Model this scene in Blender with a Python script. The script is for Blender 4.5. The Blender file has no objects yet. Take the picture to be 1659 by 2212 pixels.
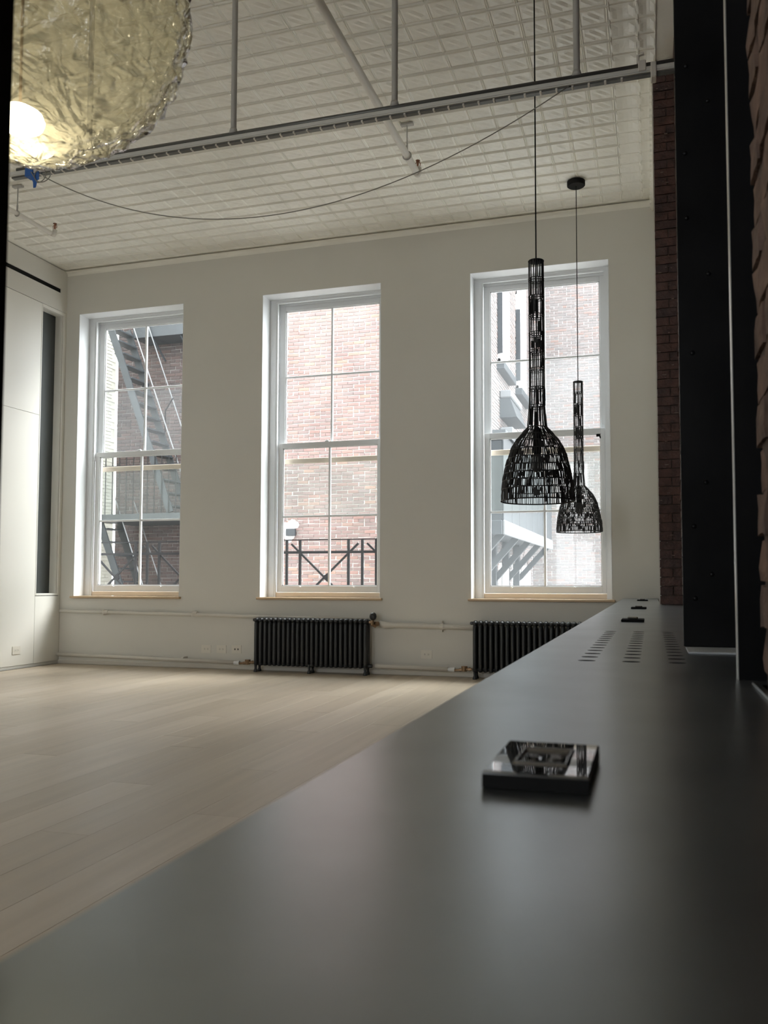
import bpy, math, random
from mathutils import Vector, noise
random.seed(7)
sc = bpy.context.scene
PI = math.pi

# ------------------------------------------------------------------ camera
EYE = 1.02                       # eye height over the floor
CAM_YAW, CAM_PITCH, CAM_ROLL = 0.2844, 0.0533, -0.0013
cam_d = bpy.data.cameras.new('camera')
cam = bpy.data.objects.new('camera', cam_d)
sc.collection.objects.link(cam)
sc.camera = cam
cam.location = (0, 0, EYE)
cam.rotation_euler = (PI / 2 + CAM_PITCH, CAM_ROLL, CAM_YAW)
cam_d.sensor_fit = 'HORIZONTAL'
cam_d.sensor_width = 36.0
cam_d.lens = 36.0 * 1792.26 / 1659.0
cam_d.shift_x = -52.54 / 1659.0
cam_d.shift_y = 55.68 / 1659.0
cam_d.clip_start = 0.02
cam_d.clip_end = 200
cam_d.dof.use_dof = True
cam_d.dof.focus_distance = 5.5
cam_d.dof.aperture_fstop = 11

# ------------------------------------------------------------------ sky, exposure
SKY = 8.0
w = bpy.data.worlds.new('overcast_sky')
sc.world = w
w.use_nodes = True
bg = w.node_tree.nodes['Background']
bg.inputs[0].default_value = (0.93, 0.97, 1.0, 1)
bg.inputs[1].default_value = SKY
sun_d = bpy.data.lights.new('hazy_sun', 'SUN')
sun_d.energy = 8.0
sun_d.angle = math.radians(38)
sun_d.color = (1.0, 0.98, 0.95)
sun = bpy.data.objects.new('hazy_sun', sun_d)
sc.collection.objects.link(sun)
sun.rotation_euler = Vector((0.60, 0.55, 0.85)).to_track_quat('Z', 'Y').to_euler()
sc.view_settings.view_transform = 'Standard'
sc.view_settings.look = 'None'
sc.view_settings.gamma = 1
sc.view_settings.use_curve_mapping = False
sc.view_settings.exposure = 0.2
sc.cycles.max_bounces = 14
sc.cycles.diffuse_bounces = 8
sc.cycles.glossy_bounces = 5
sc.cycles.transmission_bounces = 8
sc.cycles.transparent_max_bounces = 16
sc.cycles.sample_clamp_indirect = 8
sc.cycles.use_denoising = True
sc.cycles.caustics_reflective = False
sc.cycles.caustics_refractive = False

# ------------------------------------------------------------------ room measures (metres)
D = 8.815          # face of the window wall
H = 4.98           # ceiling
XL = -7.14         # cabinet wall face
HC = 0.856         # counter top
WZ0, WZ1 = 0.841, 4.422
WINX = [(-6.945, -5.446), (-4.383, -2.905), (-1.873, -0.386)]
BACK = -5.0

def portal(x0, x1, z0, z1, y, inward):
    ld = bpy.data.lights.new('daylight_portal', 'AREA')
    ld.shape = 'RECTANGLE'; ld.size = x1 - x0; ld.size_y = z1 - z0
    ld.cycles.is_portal = True
    o = bpy.data.objects.new('daylight_portal', ld)
    sc.collection.objects.link(o)
    o.location = ((x0 + x1) / 2, y, (z0 + z1) / 2)
    o.rotation_euler = (PI / 2 if inward > 0 else -PI / 2, 0, 0)
for a, b in WINX: portal(a, b, WZ0, WZ1, D + 0.5, -1)
FILL_OPENINGS = [(-5.6, -4.4), (-2.6, -1.4)]  # unseen rear openings, added so sky light fills the room
for a, b in FILL_OPENINGS: portal(a, b, 0.9, 4.4, BACK - 0.3, 1)

# ------------------------------------------------------------------ materials
def mat(name, col, rough=0.5, metal=0.0, var=0.0, vscale=3.0, vstretch=(1, 1, 1), bump=0.0, bscale=40.0, spec=0.5, rvar=0.0, rand=None, coat=0.0):
    m = bpy.data.materials.new(name); m.use_nodes = True
    nt = m.node_tree; N = nt.nodes; L = nt.links
    p = N['Principled BSDF']
    p.inputs['Base Color'].default_value = (*col, 1)
    p.inputs['Roughness'].default_value = rough
    p.inputs['Metallic'].default_value = metal
    p.inputs['Specular IOR Level'].default_value = spec
    if coat: p.inputs['Coat Weight'].default_value = coat; p.inputs['Coat Roughness'].default_value = 0.05
    src = None
    if var or rvar or bump:
        tc = N.new('ShaderNodeNewGeometry')
        mp = N.new('ShaderNodeMapping'); mp.inputs['Scale'].default_value = vstretch
        L.new(tc.outputs['Position'], mp.inputs['Vector'])
    if rand is not None:      # every piece its own tone: (list of colours)
        oi = N.new('ShaderNodeObjectInfo'); ge = N.new('ShaderNodeNewGeometry')
        ad = N.new('ShaderNodeMath'); ad.operation = 'ADD'
        L.new(oi.outputs['Random'], ad.inputs[0]); L.new(ge.outputs['Random Per Island'], ad.inputs[1])
        fr = N.new('ShaderNodeMath'); fr.operation = 'FRACT'; L.new(ad.outputs[0], fr.inputs[0])
        cr = N.new('ShaderNodeValToRGB'); L.new(fr.outputs[0], cr.inputs[0])
        el = cr.color_ramp.elements
        el[0].color = (*rand[0], 1); el[1].color = (*rand[-1], 1)
        for i in range(1, len(rand) - 1):
            e = el.new(i / (len(rand) - 1)); e.color = (*rand[i], 1)
        src = cr.outputs[0]
    if var:
        n = N.new('ShaderNodeTexNoise'); n.inputs['Scale'].default_value = vscale; n.inputs['Detail'].default_value = 5
        L.new(mp.outputs[0], n.inputs['Vector'])
        mr = N.new('ShaderNodeMapRange'); mr.inputs[1].default_value = 0.3; mr.inputs[2].default_value = 0.7
        mr.inputs[3].default_value = 1 - var; mr.inputs[4].default_value = 1 + var
        L.new(n.outputs[0], mr.inputs[0])
        mx = N.new('ShaderNodeVectorMath'); mx.operation = 'SCALE'
        if src: L.new(src, mx.inputs[0])
        else: mx.inputs[0].default_value = col
        L.new(mr.outputs[0], mx.inputs['Scale'])
        src = mx.outputs[0]
    if src: L.new(src, p.inputs['Base Color'])
    if rvar:
        n2 = N.new('ShaderNodeTexNoise'); n2.inputs['Scale'].default_value = vscale * 0.7; n2.inputs['Detail'].default_value = 4
        L.new(mp.outputs[0], n2.inputs['Vector'])
        mr = N.new('ShaderNodeMapRange'); mr.inputs[3].default_value = rough - rvar; mr.inputs[4].default_value = rough + rvar
        L.new(n2.outputs[0], mr.inputs[0]); L.new(mr.outputs[0], p.inputs['Roughness'])
    if bump:
        n3 = N.new('ShaderNodeTexNoise'); n3.inputs['Scale'].default_value = bscale; n3.inputs['Detail'].default_value = 4
        L.new(mp.outputs[0], n3.inputs['Vector'])
        b = N.new('ShaderNodeBump'); b.inputs['Strength'].default_value = bump; b.inputs['Distance'].default_value = 0.01
        L.new(n3.outputs[0], b.inputs['Height']); L.new(b.outputs[0], p.inputs['Normal'])
    return m

M = {}
M['wall'] = mat('wall_paint', (0.655, 0.64, 0.59), 0.55, var=0.02, vscale=0.8, bump=0.05, bscale=60)
M['ceil'] = mat('ceiling_paint', (0.86, 0.845, 0.775), 0.38, var=0.04, vscale=2.5, bump=0.35, bscale=22)
M['panel'] = mat('cabinet_paint', (0.76, 0.745, 0.69), 0.45)
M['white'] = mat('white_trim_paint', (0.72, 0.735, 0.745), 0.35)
M['plank'] = mat('pale_oak', (0.5, 0.42, 0.32), 0.40, var=0.07, vscale=1.6, vstretch=(9, 0.5, 1), bump=0.03, bscale=30, rvar=0.08,
                 rand=[(0.44, 0.365, 0.275), (0.47, 0.39, 0.30), (0.42, 0.345, 0.26), (0.455, 0.38, 0.29), (0.50, 0.42, 0.33), (0.445, 0.37, 0.28)])
M['steel_top'] = mat('blackened_steel_counter', (0.27, 0.292, 0.305), 0.30, metal=0.95, spec=0.5, var=0.08, vscale=7, rvar=0.04)
M['column'] = mat('black_lacquered_steel', (0.0065, 0.0065, 0.007), 0.3, spec=0.12, var=0.3, vscale=5, bump=0.12, bscale=9, rvar=0.06)
M['edge_steel'] = mat('worn_bright_steel', (0.62, 0.62, 0.60), 0.3, metal=0.7)
M['light_band'] = mat('pale_light_band', (0.42, 0.44, 0.46), 0.6)  # pale tone for the band of light below the column
M['black'] = mat('matt_black', (0.006, 0.006, 0.006), 0.6, spec=0.12)
M['rattan'] = mat('black_rattan', (0.008, 0.008, 0.009), 0.55)
M['gloss'] = mat('black_gloss', (0.008, 0.008, 0.009), 0.03, spec=1.0)
M['gloss'].node_tree.nodes['Principled BSDF'].inputs['IOR'].default_value = 2.4
M['chrome'] = mat('dark_chrome', (0.45, 0.45, 0.45), 0.12, metal=1.0)
M['dark'] = mat('dark_void', (0.01, 0.01, 0.01), 0.9)
M['niche'] = mat('charcoal_niche_lining', (0.045, 0.05, 0.048), 0.5)
M['rad'] = mat('radiator_enamel', (0.022, 0.024, 0.026), 0.38, var=0.1, vscale=20)
M['brass'] = mat('aged_brass', (0.30, 0.20, 0.12), 0.4, metal=0.8, var=0.3, vscale=60)
M['sill'] = mat('oak_sill', (0.55, 0.40, 0.25), 0.4, var=0.15, vscale=4, vstretch=(1, 12, 12))
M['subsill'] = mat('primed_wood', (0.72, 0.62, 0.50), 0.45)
M['pipe'] = mat('painted_pipe', (0.64, 0.61, 0.55), 0.45)
M['rod'] = mat('galvanised_rod', (0.46, 0.45, 0.42), 0.5, metal=0.1)
M['track'] = mat('aluminium_track', (0.66, 0.66, 0.63), 0.3, metal=0.25)
M['trackdark'] = mat('dark_conduit', (0.12, 0.12, 0.11), 0.35, metal=0.3)
M['tape'] = mat('blue_tape', (0.03, 0.13, 0.42), 0.6)
M['cable'] = mat('grey_cable', (0.27, 0.26, 0.22), 0.6)
M['red'] = mat('sprinkler_bronze', (0.28, 0.12, 0.07), 0.3, metal=0.7)
M['plate'] = mat('outlet_plastic', (0.72, 0.69, 0.62), 0.35)
M['slot'] = mat('outlet_slot', (0.06, 0.06, 0.055), 0.5)
M['iron'] = mat('grey_painted_iron', (0.024, 0.029, 0.033), 0.5, var=0.2, vscale=6)
M['ironblack'] = mat('black_iron_rail', (0.014, 0.014, 0.015), 0.7, spec=0.2)
M['ironlight'] = mat('weathered_galvanised', (0.15, 0.155, 0.16), 0.5)
M['mortar'] = mat('mortar', (0.60, 0.575, 0.54), 0.9, var=0.12, vscale=3)
M['mortar_pale'] = mat('pale_mortar', (0.42, 0.41, 0.40), 0.9, var=0.12, vscale=3)
M['mortar_dark'] = mat('grimy_mortar', (0.19, 0.175, 0.165), 0.9, var=0.2, vscale=2)
M['br_pink'] = mat('faded_red_brick', (0.238, 0.144, 0.121), 0.9, var=0.2, vscale=1.3,
                   rand=[(0.184, 0.130, 0.120), (0.218, 0.146, 0.134), (0.168, 0.129, 0.121), (0.248, 0.145, 0.122), (0.193, 0.146, 0.139), (0.209, 0.130, 0.116), (0.180, 0.136, 0.126), (0.274, 0.171, 0.133)])
M['br_pale'] = mat('pale_bleached_brick', (0.176, 0.145, 0.139), 0.9, var=0.15, vscale=1.0,
                   rand=[(0.157, 0.138, 0.134), (0.173, 0.148, 0.143), (0.145, 0.133, 0.131), (0.179, 0.145, 0.136), (0.160, 0.142, 0.138), (0.190, 0.133, 0.117)])
M['br_dark'] = mat('sooty_brown_brick', (0.058, 0.040, 0.037), 0.9, var=0.3, vscale=1.1,
                   rand=[(0.058, 0.042, 0.039), (0.072, 0.049, 0.044), (0.047, 0.037, 0.036), (0.079, 0.049, 0.042), (0.057, 0.044, 0.042), (0.064, 0.041, 0.038)])
M['br_cream'] = mat('cream_painted_brick', (0.6, 0.585, 0.51), 0.8, var=0.1, vscale=2)
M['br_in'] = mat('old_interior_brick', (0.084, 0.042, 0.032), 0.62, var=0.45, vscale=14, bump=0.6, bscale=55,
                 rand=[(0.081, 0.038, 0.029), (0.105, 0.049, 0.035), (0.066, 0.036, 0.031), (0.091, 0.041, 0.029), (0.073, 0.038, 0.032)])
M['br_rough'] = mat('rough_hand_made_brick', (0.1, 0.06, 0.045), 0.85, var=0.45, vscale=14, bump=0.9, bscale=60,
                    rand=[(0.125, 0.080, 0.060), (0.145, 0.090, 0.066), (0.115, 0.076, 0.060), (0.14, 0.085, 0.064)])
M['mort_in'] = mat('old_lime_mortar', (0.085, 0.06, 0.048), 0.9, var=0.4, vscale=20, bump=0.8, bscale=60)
M['lime'] = mat('lime_smear', (0.22, 0.16, 0.13), 0.9)
M['plaster'] = mat('white_plaster_patch', (0.680, 0.680, 0.680), 0.9)  # also whitens the far panes for reflected sky
M['hvac'] = mat('grey_sheet_metal', (0.024, 0.029, 0.034), 0.5, var=0.15, vscale=3)
M['yard'] = mat('yard_concrete', (0.36, 0.35, 0.34), 0.9, var=0.2, vscale=0.8)
M['bulbglass'] = mat('ribbed_bulb', (0.06, 0.06, 0.06), 0.2)

def glass_mat(name, tint, gloss, haze, hazecol=(0.8, 0.85, 0.88), rough=0.02, bump=0):
    m = bpy.data.materials.new(name); m.use_nodes = True
    nt = m.node_tree; N = nt.nodes; L = nt.links
    N.remove(N['Principled BSDF']); out = N['Material Output']
    t = N.new('ShaderNodeBsdfTransparent'); t.inputs[0].default_value = (*tint, 1)
    g = N.new('ShaderNodeBsdfGlossy'); g.inputs['Roughness'].default_value = rough
    d = N.new('ShaderNodeBsdfTranslucent'); d.inputs[0].default_value = (*hazecol, 1)
    lw = N.new('ShaderNodeLayerWeight'); lw.inputs[0].default_value = 0.5
    pw = N.new('ShaderNodeMath'); pw.operation = 'POWER'; pw.inputs[1].default_value = 5
    L.new(lw.outputs['Facing'], pw.inputs[0])
    ml = N.new('ShaderNodeMath'); ml.operation = 'MULTIPLY_ADD'; ml.use_clamp = True; ml.inputs[1].default_value = 0.7 * gloss; ml.inputs[2].default_value = 0.035 * gloss
    L.new(pw.outputs[0], ml.inputs[0])
    a = N.new('ShaderNodeMixShader'); a.inputs[0].default_value = haze
    L.new(t.outputs[0], a.inputs[1]); L.new(d.outputs[0], a.inputs[2])
    b = N.new('ShaderNodeMixShader'); L.new(ml.outputs[0], b.inputs[0])
    L.new(a.outputs[0], b.inputs[1]); L.new(g.outputs[0], b.inputs[2])
    if bump:
        n = N.new('ShaderNodeTexNoise'); n.inputs['Scale'].default_value = 11; n.inputs['Detail'].default_value = 3; n.inputs['Distortion'].default_value = 2.5
        ge = N.new('ShaderNodeNewGeometry'); L.new(ge.outputs['Position'], n.inputs['Vector'])
        bu = N.new('ShaderNodeBump'); bu.inputs['Strength'].default_value = bump; bu.inputs['Distance'].default_value = 0.07
        L.new(n.outputs[0], bu.inputs['Height'])
        L.new(bu.outputs[0], g.inputs['Normal']); L.new(bu.outputs[0], d.inputs['Normal'])
    L.new(b.outputs[0], out.inputs[0])
    return m
M['glass'] = glass_mat('window_glass', (0.97, 0.98, 0.98), 0.4, 0.006)
M['glass_hazy'] = glass_mat('dusty_window_glass', (0.96, 0.98, 0.98), 0.4, 0.03)
M['hazy_outer'] = glass_mat('outer_pane', (0.90, 0.92, 0.91), 0.4, 0.03, (0.75, 0.8, 0.78))
M['amber'] = glass_mat('rippled_amber_glass', (1.0, 0.98, 0.86), 3.0, 0.26, (1.0, 0.93, 0.66), 0.14, 1.0)
def emit(name, col, s):
    m = bpy.data.materials.new(name); m.use_nodes = True
    p = m.node_tree.nodes['Principled BSDF']
    p.inputs['Base Color'].default_value = (0.9, 0.9, 0.9, 1)
    p.inputs['Emission Color'].default_value = (*col, 1); p.inputs['Emission Strength'].default_value = s
    return m
M['bulb'] = emit('lit_bulb', (1.0, 0.9, 0.7), 30.0)

# ------------------------------------------------------------------ builders
ORG = {}
class MB:
    def __init__(s): s.v = []; s.f = []
    def quad(s, a, b, c, d):
        i = len(s.v); s.v += [a, b, c, d]; s.f.append((i, i + 1, i + 2, i + 3)); return s
    def box(s, x0, x1, y0, y1, z0, z1):
        i = len(s.v)
        s.v += [(x0, y0, z0), (x1, y0, z0), (x1, y1, z0), (x0, y1, z0), (x0, y0, z1), (x1, y0, z1), (x1, y1, z1), (x0, y1, z1)]
        s.f += [(i, i + 3, i + 2, i + 1), (i + 4, i + 5, i + 6, i + 7), (i, i + 1, i + 5, i + 4), (i + 1, i + 2, i + 6, i + 5), (i + 2, i + 3, i + 7, i + 6), (i + 3, i, i + 4, i + 7)]
        return s
    def cbox(s, x0, x1, y0, y1, z0, z1, c=0.003):      # chamfered box
        xs = (x0, x0 + c, x1 - c, x1); i = len(s.v)
        ring = lambda a, z: [(x0 + a + c, y0 + a, z), (x1 - a - c, y0 + a, z), (x1 - a, y0 + a + c, z), (x1 - a, y1 - a - c, z), (x1 - a - c, y1 - a, z), (x0 + a + c, y1 - a, z), (x0 + a, y1 - a - c, z), (x0 + a, y0 + a + c, z)]
        R = [ring(c, z0), ring(0, z0 + c), ring(0, z1 - c), ring(c, z1)]
        for r in R: s.v += r
        for k in range(3):
            for j in range(8):
                a = i + 8 * k + j; b = i + 8 * k + (j + 1) % 8
                s.f.append((a, b, b + 8, a + 8))
        s.f.append(tuple(i + 7 - j for j in range(8))); s.f.append(tuple(i + 24 + j for j in range(8)))
        return s
    def tube(s, pts, r, n=8, caps=True, radii=None):
        pts = [Vector(p) for p in pts]; i = len(s.v); m = len(pts)
        up = None
        for k, p in enumerate(pts):
            t = (pts[min(k + 1, m - 1)] - pts[max(k - 1, 0)]).normalized()
            if up is None:
                up = Vector((0, 0, 1)) if abs(t.z) < 0.9 else Vector((1, 0, 0))
            a = t.cross(up).normalized(); b = a.cross(t).normalized(); up = b
            rr = radii[k] if radii else r
            for j in range(n):
                q = 2 * PI * j / n + PI / n
                s.v.append(tuple(p + a * math.cos(q) * rr + b * math.sin(q) * rr))
        for k in range(m - 1):
            for j in range(n):
                a = i + k * n + j; b = i + k * n + (j + 1) % n
                s.f.append((a, b, b + n, a + n))
        if caps:
            s.f.append(tuple(i + n - 1 - j for j in range(n))); s.f.append(tuple(i + (m - 1) * n + j for j in range(n)))
        return s
    def lathe(s, cx, cy, prof, n=24):
        i = len(s.v)
        for r, z in prof:
            for j in range(n):
                q = 2 * PI * j / n; s.v.append((cx + r * math.cos(q), cy + r * math.sin(q), z))
        for k in range(len(prof) - 1):
            for j in range(n):
                a = i + k * n + j; b = i + k * n + (j + 1) % n
                s.f.append((a, b, b + n, a + n))
        return s
    def ring(s, cx, cy, z, R, r, n=32, m=5):
        i = len(s.v)
        for j in range(n):
            q = 2 * PI * j / n
            for k in range(m):
                w_ = 2 * PI * k / m; rr = R + r * math.cos(w_)
                s.v.append((cx + rr * math.cos(q), cy + rr * math.sin(q), z + r * math.sin(w_)))
        for j in range(n):
            for k in range(m):
                a = i + j * m + k; b = i + j * m + (k + 1) % m
                c = i + ((j + 1) % n) * m + (k + 1) % m; d = i + ((j + 1) % n) * m + k
                s.f.append((a, d, c, b))
        return s
    def mesh(s, name, m, off=(0, 0, 0), smooth=False):
        me = bpy.data.meshes.new(name)
        ox, oy, oz = off
        me.from_pydata([(x - ox, y - oy, z - oz) for x, y, z in s.v], [], s.f)
        me.materials.append(m)
        if smooth: me.polygons.foreach_set('use_smooth', [True] * len(me.polygons))
        me.update()
        return me

def link(name, me, parent=None, loc=(0, 0, 0), rz=0.0):
    o = bpy.data.objects.new(name, me); sc.collection.objects.link(o)
    if parent is not None: o.parent = parent
    o.location = loc
    if rz: o.rotation_euler = (0, 0, rz)
    return o
def thing(name, label, cat, org, group=None, structure=False):
    o = link(name, None, None, org); ORG[o] = org
    if label: o['label'] = label
    if cat: o['category'] = cat
    if group: o['group'] = group
    if structure: o['kind'] = 'structure'
    return o
def part(name, mb, m, parent, label=None, smooth=False, stuff=False):
    org = ORG[parent]
    o = link(name, mb.mesh(name, M[m], org, smooth), parent); ORG[o] = org
    if label: o['label'] = label
    if stuff: o['kind'] = 'stuff'
    return o
def inst(name, me, parent, wpos):
    org = ORG[parent]
    o = link(name, me, parent, (wpos[0] - org[0], wpos[1] - org[1], wpos[2] - org[2])); ORG[o] = tuple(wpos)
    return o
def solo(name, mb, m, label, cat, org, group=None, smooth=False):
    o = link(name, mb.mesh(name, M[m], org, smooth), None, org); ORG[o] = org
    o['label'] = label; o['category'] = cat
    if group: o['group'] = group
    return o
def struct(name, mb, m, label=None, smooth=False):
    o = link(name, mb.mesh(name, M[m], (0, 0, 0), smooth)); ORG[o] = (0, 0, 0)
    o['kind'] = 'structure'
    if label: o['label'] = label
    return o
def copy_tree(o, parent=None, pos=None):
    c = o.copy(); sc.collection.objects.link(c)
    if parent is not None: c.parent = parent
    if pos is not None: c.location = pos
    for ch in list(KIDS.get(o, o.children)): copy_tree(ch, c)
    return c
KIDS = {}

# ------------------------------------------------------------------ room shell
fl = struct('floor', MB().box(XL - 0.3, 0.6, BACK - 0.3, D + 0.05, -0.2, -0.022), 'plank', 'pale wide-plank oak floor')
PW, PLN = 0.235, 2.4
pm = {}
def plank_mesh(L):
    k = round(L, 3)
    if k not in pm:
        c = 0.0008
        pm[k] = MB().cbox(-PW / 2 + 0.0003, PW / 2 - 0.0003, -L / 2 + 0.0006, L / 2 - 0.0006, -0.022, 0, c).mesh('plank', M['plank'])
    return pm[k]
x = XL + 0.02 + PW / 2; i = 0
while x < 0.3:
    y = BACK + [0, -0.9, -1.7, -0.45, -1.3, -2.1][i % 6]
    while y < D - 0.02:
        y1 = min(y + PLN, D - 0.02); y0 = max(y, BACK)
        if y1 - y0 > 0.05: inst('plank', plank_mesh(y1 - y0), fl, (x, (y0 + y1) / 2, 0))
        y += PLN
    x += PW; i += 1

wn = MB()
xs = [XL - 0.35] + [v for p in WINX for v in p] + [0.65]
WT = 0.42
for k in range(0, len(xs), 2): wn.box(xs[k], xs[k + 1], D, D + WT, -0.2, H + 0.3)
for a, b in WINX:
    wn.box(a, b, D, D + WT, -0.2, WZ0 - 0.028); wn.box(a, b, D, D + WT, WZ1, H + 0.3)
struct('wall_north', wn, 'wall', 'white plaster wall pierced by three tall windows')

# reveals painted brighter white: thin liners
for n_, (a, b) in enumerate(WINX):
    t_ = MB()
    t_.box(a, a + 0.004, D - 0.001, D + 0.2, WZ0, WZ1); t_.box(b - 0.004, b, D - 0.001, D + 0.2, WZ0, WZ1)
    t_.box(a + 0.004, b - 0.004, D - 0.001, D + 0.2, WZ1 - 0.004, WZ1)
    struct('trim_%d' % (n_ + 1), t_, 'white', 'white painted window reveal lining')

# ceiling -------------------------------------------------------------
ce = struct('ceiling', MB().box(XL - 0.35, 0.65, BACK - 0.3, D + 0.1, H + 0.012, H + 0.3), 'ceil', 'cream pressed tin ceiling of small squares')
TX, TY = 0.2, 0.19
def tile_mesh(w_, d_, kind):
    U = [0, .03, .07, .13, .31, .5, .69, .87, .93, .97, 1]
    def hgt(u, v):
        eu, ev = min(u, 1 - u), min(v, 1 - v)
        if ev < 0.001: return 0.0
        if kind == 'tile':
            if ev < 0.04: return 9.0
            if eu < 0.001: return 0.5
            if eu < 0.04: return 4.5
            if ev < 0.08 or eu < 0.08: return 0.8
            if ev < 0.14 or eu < 0.14: return 3.2
            a = abs(u - .5); b = abs(v - .5)
            if a < .01 and b < .01: return 5.5
            if abs(a - b) < .01: return 4.2
            return 0.6
        if eu < 0.04: return 9.0
        if ev < 0.04: return 3.0
        a = abs(u - .5); b = abs(v - .5)
        return 0.5 + 26.0 * (0.25 - b * b) * (0.35 + a * 1.6) + (3.0 if (a > .3 and b < .25) else 0)
    mb = MB(); n = len(U)
    for v in U:
        for u in U: mb.v.append(((u - .5) * w_, (v - .5) * d_, 0.012 - hgt(u, v) * 0.0015))
    for j in range(n - 1):
        for k in range(n - 1):
            a = j * n + k; mb.f.append((a, a + n, a + n + 1, a + 1))
    return mb
tmb = tile_mesh(TX, TY, 'tile'); tme = tmb.mesh('tile', M['ceil'])
cells = []
y = D - 0.10 - TY / 2
while y > 3.0:
    x = -0.236 - TX / 2
    while x > XL + 0.05: cells.append((x, y)); x -= TX
    y -= TY
vis = [c for c in cells if 4.25 < c[1] < 7.2 and c[0] > -0.02 - (c[1] - 0) * 0.72]
vis.sort(key=lambda c: (c[0] ** 2 + c[1] ** 2 + 16))
near = set(vis[:300])
st = MB()
for c in cells:
    if c in near: inst('tile', tme, ce, (c[0], c[1], H))
    else:
        b = len(st.v); st.v += [(vx + c[0], vy + c[1], vz + H) for vx, vy, vz in tmb.v]
        st.f += [tuple(q + b for q in f) for f in tmb.f]
part('far_tiles', st, 'ceil', ce, stuff=True)
bm1 = tile_mesh(0.196, TY, 'border').mesh('border_tile', M['ceil']); bm2 = tile_mesh(0.125, TY, 'border').mesh('border_tile', M['ceil'])
y = D - 0.10 - TY / 2
while y > 3.0:
    inst('border_tile', bm1, ce, (-0.236 + 0.098, y, H)); inst('border_tile', bm2, ce, (-0.04 + 0.0625, y, H)); y -= TY
# curved cove where tin meets the walls, and the cornice over the pilaster
def cove(axis, a0, a1, wall, rr=0.05, sgn=1):
    mb = MB(); pr = []
    for k in range(9):
        q = PI / 2 * k / 8
        pr.append((rr - rr * math.sin(q), rr - rr * math.cos(q)))   # (out from wall, drop)
    for k in range(8):
        (o0, d0), (o1, d1) = pr[k], pr[k + 1]
        if axis == 'x': mb.quad((a0, wall - o0, H - d0), (a1, wall - o0, H - d0), (a1, wall - o1, H - d1), (a0, wall - o1, H - d1))
        else: mb.quad((wall + sgn * o0, a0, H - d0), (wall + sgn * o0, a1, H - d0), (wall + sgn * o1, a1, H - d1), (wall + sgn * o1, a0, H - d1))
    return mb
struct('trim_4', cove('x', XL, 0.08, D), 'ceil', 'tin cove where ceiling meets window wall', True)
cn = MB()
cn.box(0.055, 0.20, 6.40, D, H - 0.10, H + 0.01)
y = 6.44
while y < D - 0.03: cn.box(0.040, 0.055, y, y + 0.05, H - 0.095, H - 0.02); y += 0.095
struct('trim_5', cn, 'ceil', 'stepped tin cornice above brick pilaster')

# left wall -------------------------------------------------------------
NY0, NY1, NZ0, NZ1 = 8.385, 8.765, 0.875, 4.40
wl = MB()
wl.box(XL - 0.35, XL - 0.14, BACK - 0.3, D + 0.1, -0.2, H + 0.3)
wl.box(XL - 0.14, XL - 0.02, BACK - 0.3, NY0 - 0.02, 0, H + 0.05)
wl.box(XL - 0.14, XL - 0.02, NY1 + 0.01, D, 0, H + 0.05)
wl.box(XL - 0.14, XL - 0.02, NY0 - 0.02, NY1 + 0.01, 0, NZ0 - 0.02)
wl.box(XL - 0.14, XL - 0.02, NY0 - 0.02, NY1 + 0.01, NZ1 + 0.02, H + 0.05)
wlo = struct('wall_left', wl, 'dark', 'cream panelled storage wall')
SLOTY = 8.70
def pan(y0, y1, z0, z1, nm='panel'):
    part(nm, MB().cbox(XL - 0.019, XL, y0 + 0.002, y1 - 0.002, z0 + 0.002, z1 - 0.002, 0.0012), 'panel', wlo)
yy = [8.368]
while yy[-1] > BACK: yy.append(yy[-1] - 0.62)
for k in range(len(yy) - 1):
    y0 = max(yy[k + 1], BACK)
    pan(y0, yy[k], 0.035, 3.05); pan(y0, yy[k], 3.05, 4.44)
pan(8.368, 8.80, 0.035, 0.845)
# frame round the tall niche
part('niche_frame', MB().cbox(XL - 0.02, XL + 0.003, 8.368, NY0, 0.85, 4.44).cbox(XL - 0.02, XL + 0.003, NY1, NY1 + 0.03, 0.85, 4.44)
     .cbox(XL - 0.02, XL + 0.003, NY0, NY1, 0.85, NZ0).cbox(XL - 0.02, XL + 0.003, NY0, NY1, NZ1, 4.44), 'panel', wlo)
part('niche_lining', MB().box(XL - 0.14, XL - 0.02, NY1 - 0.012, NY1, NZ0, NZ1).box(XL - 0.14, XL - 0.02, NY0, NY0 + 0.012, NZ0, NZ1)
     .box(XL - 0.14, XL - 0.02, NY0, NY1, NZ0 - 0.012, NZ0).box(XL - 0.14, XL - 0.02, NY0, NY1, NZ1, NZ1 + 0.012), 'panel', wlo)
part('niche_back', MB().box(XL - 0.13, XL - 0.12, NY0, NY1, NZ0, NZ1), 'niche', wlo, 'charcoal back of the tall narrow niche')
# wall over the panels, with the black air slot cut into it
up = MB().box(XL - 0.019, XL, BACK, D, 4.445, 4.675).box(XL - 0.019, XL, BACK, D, 4.73, H).box(XL - 0.019, XL, SLOTY, D, 4.675, 4.73)
up.box(XL - 0.019, XL, NY1 + 0.03, D, 0.0, 4.445)
part('upper_wall', up, 'wall', wlo)
part('air_slot', MB().box(XL - 0.019, XL - 0.012, BACK, SLOTY, 4.675, 4.73), 'black', wlo, 'long black linear air slot')

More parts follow.
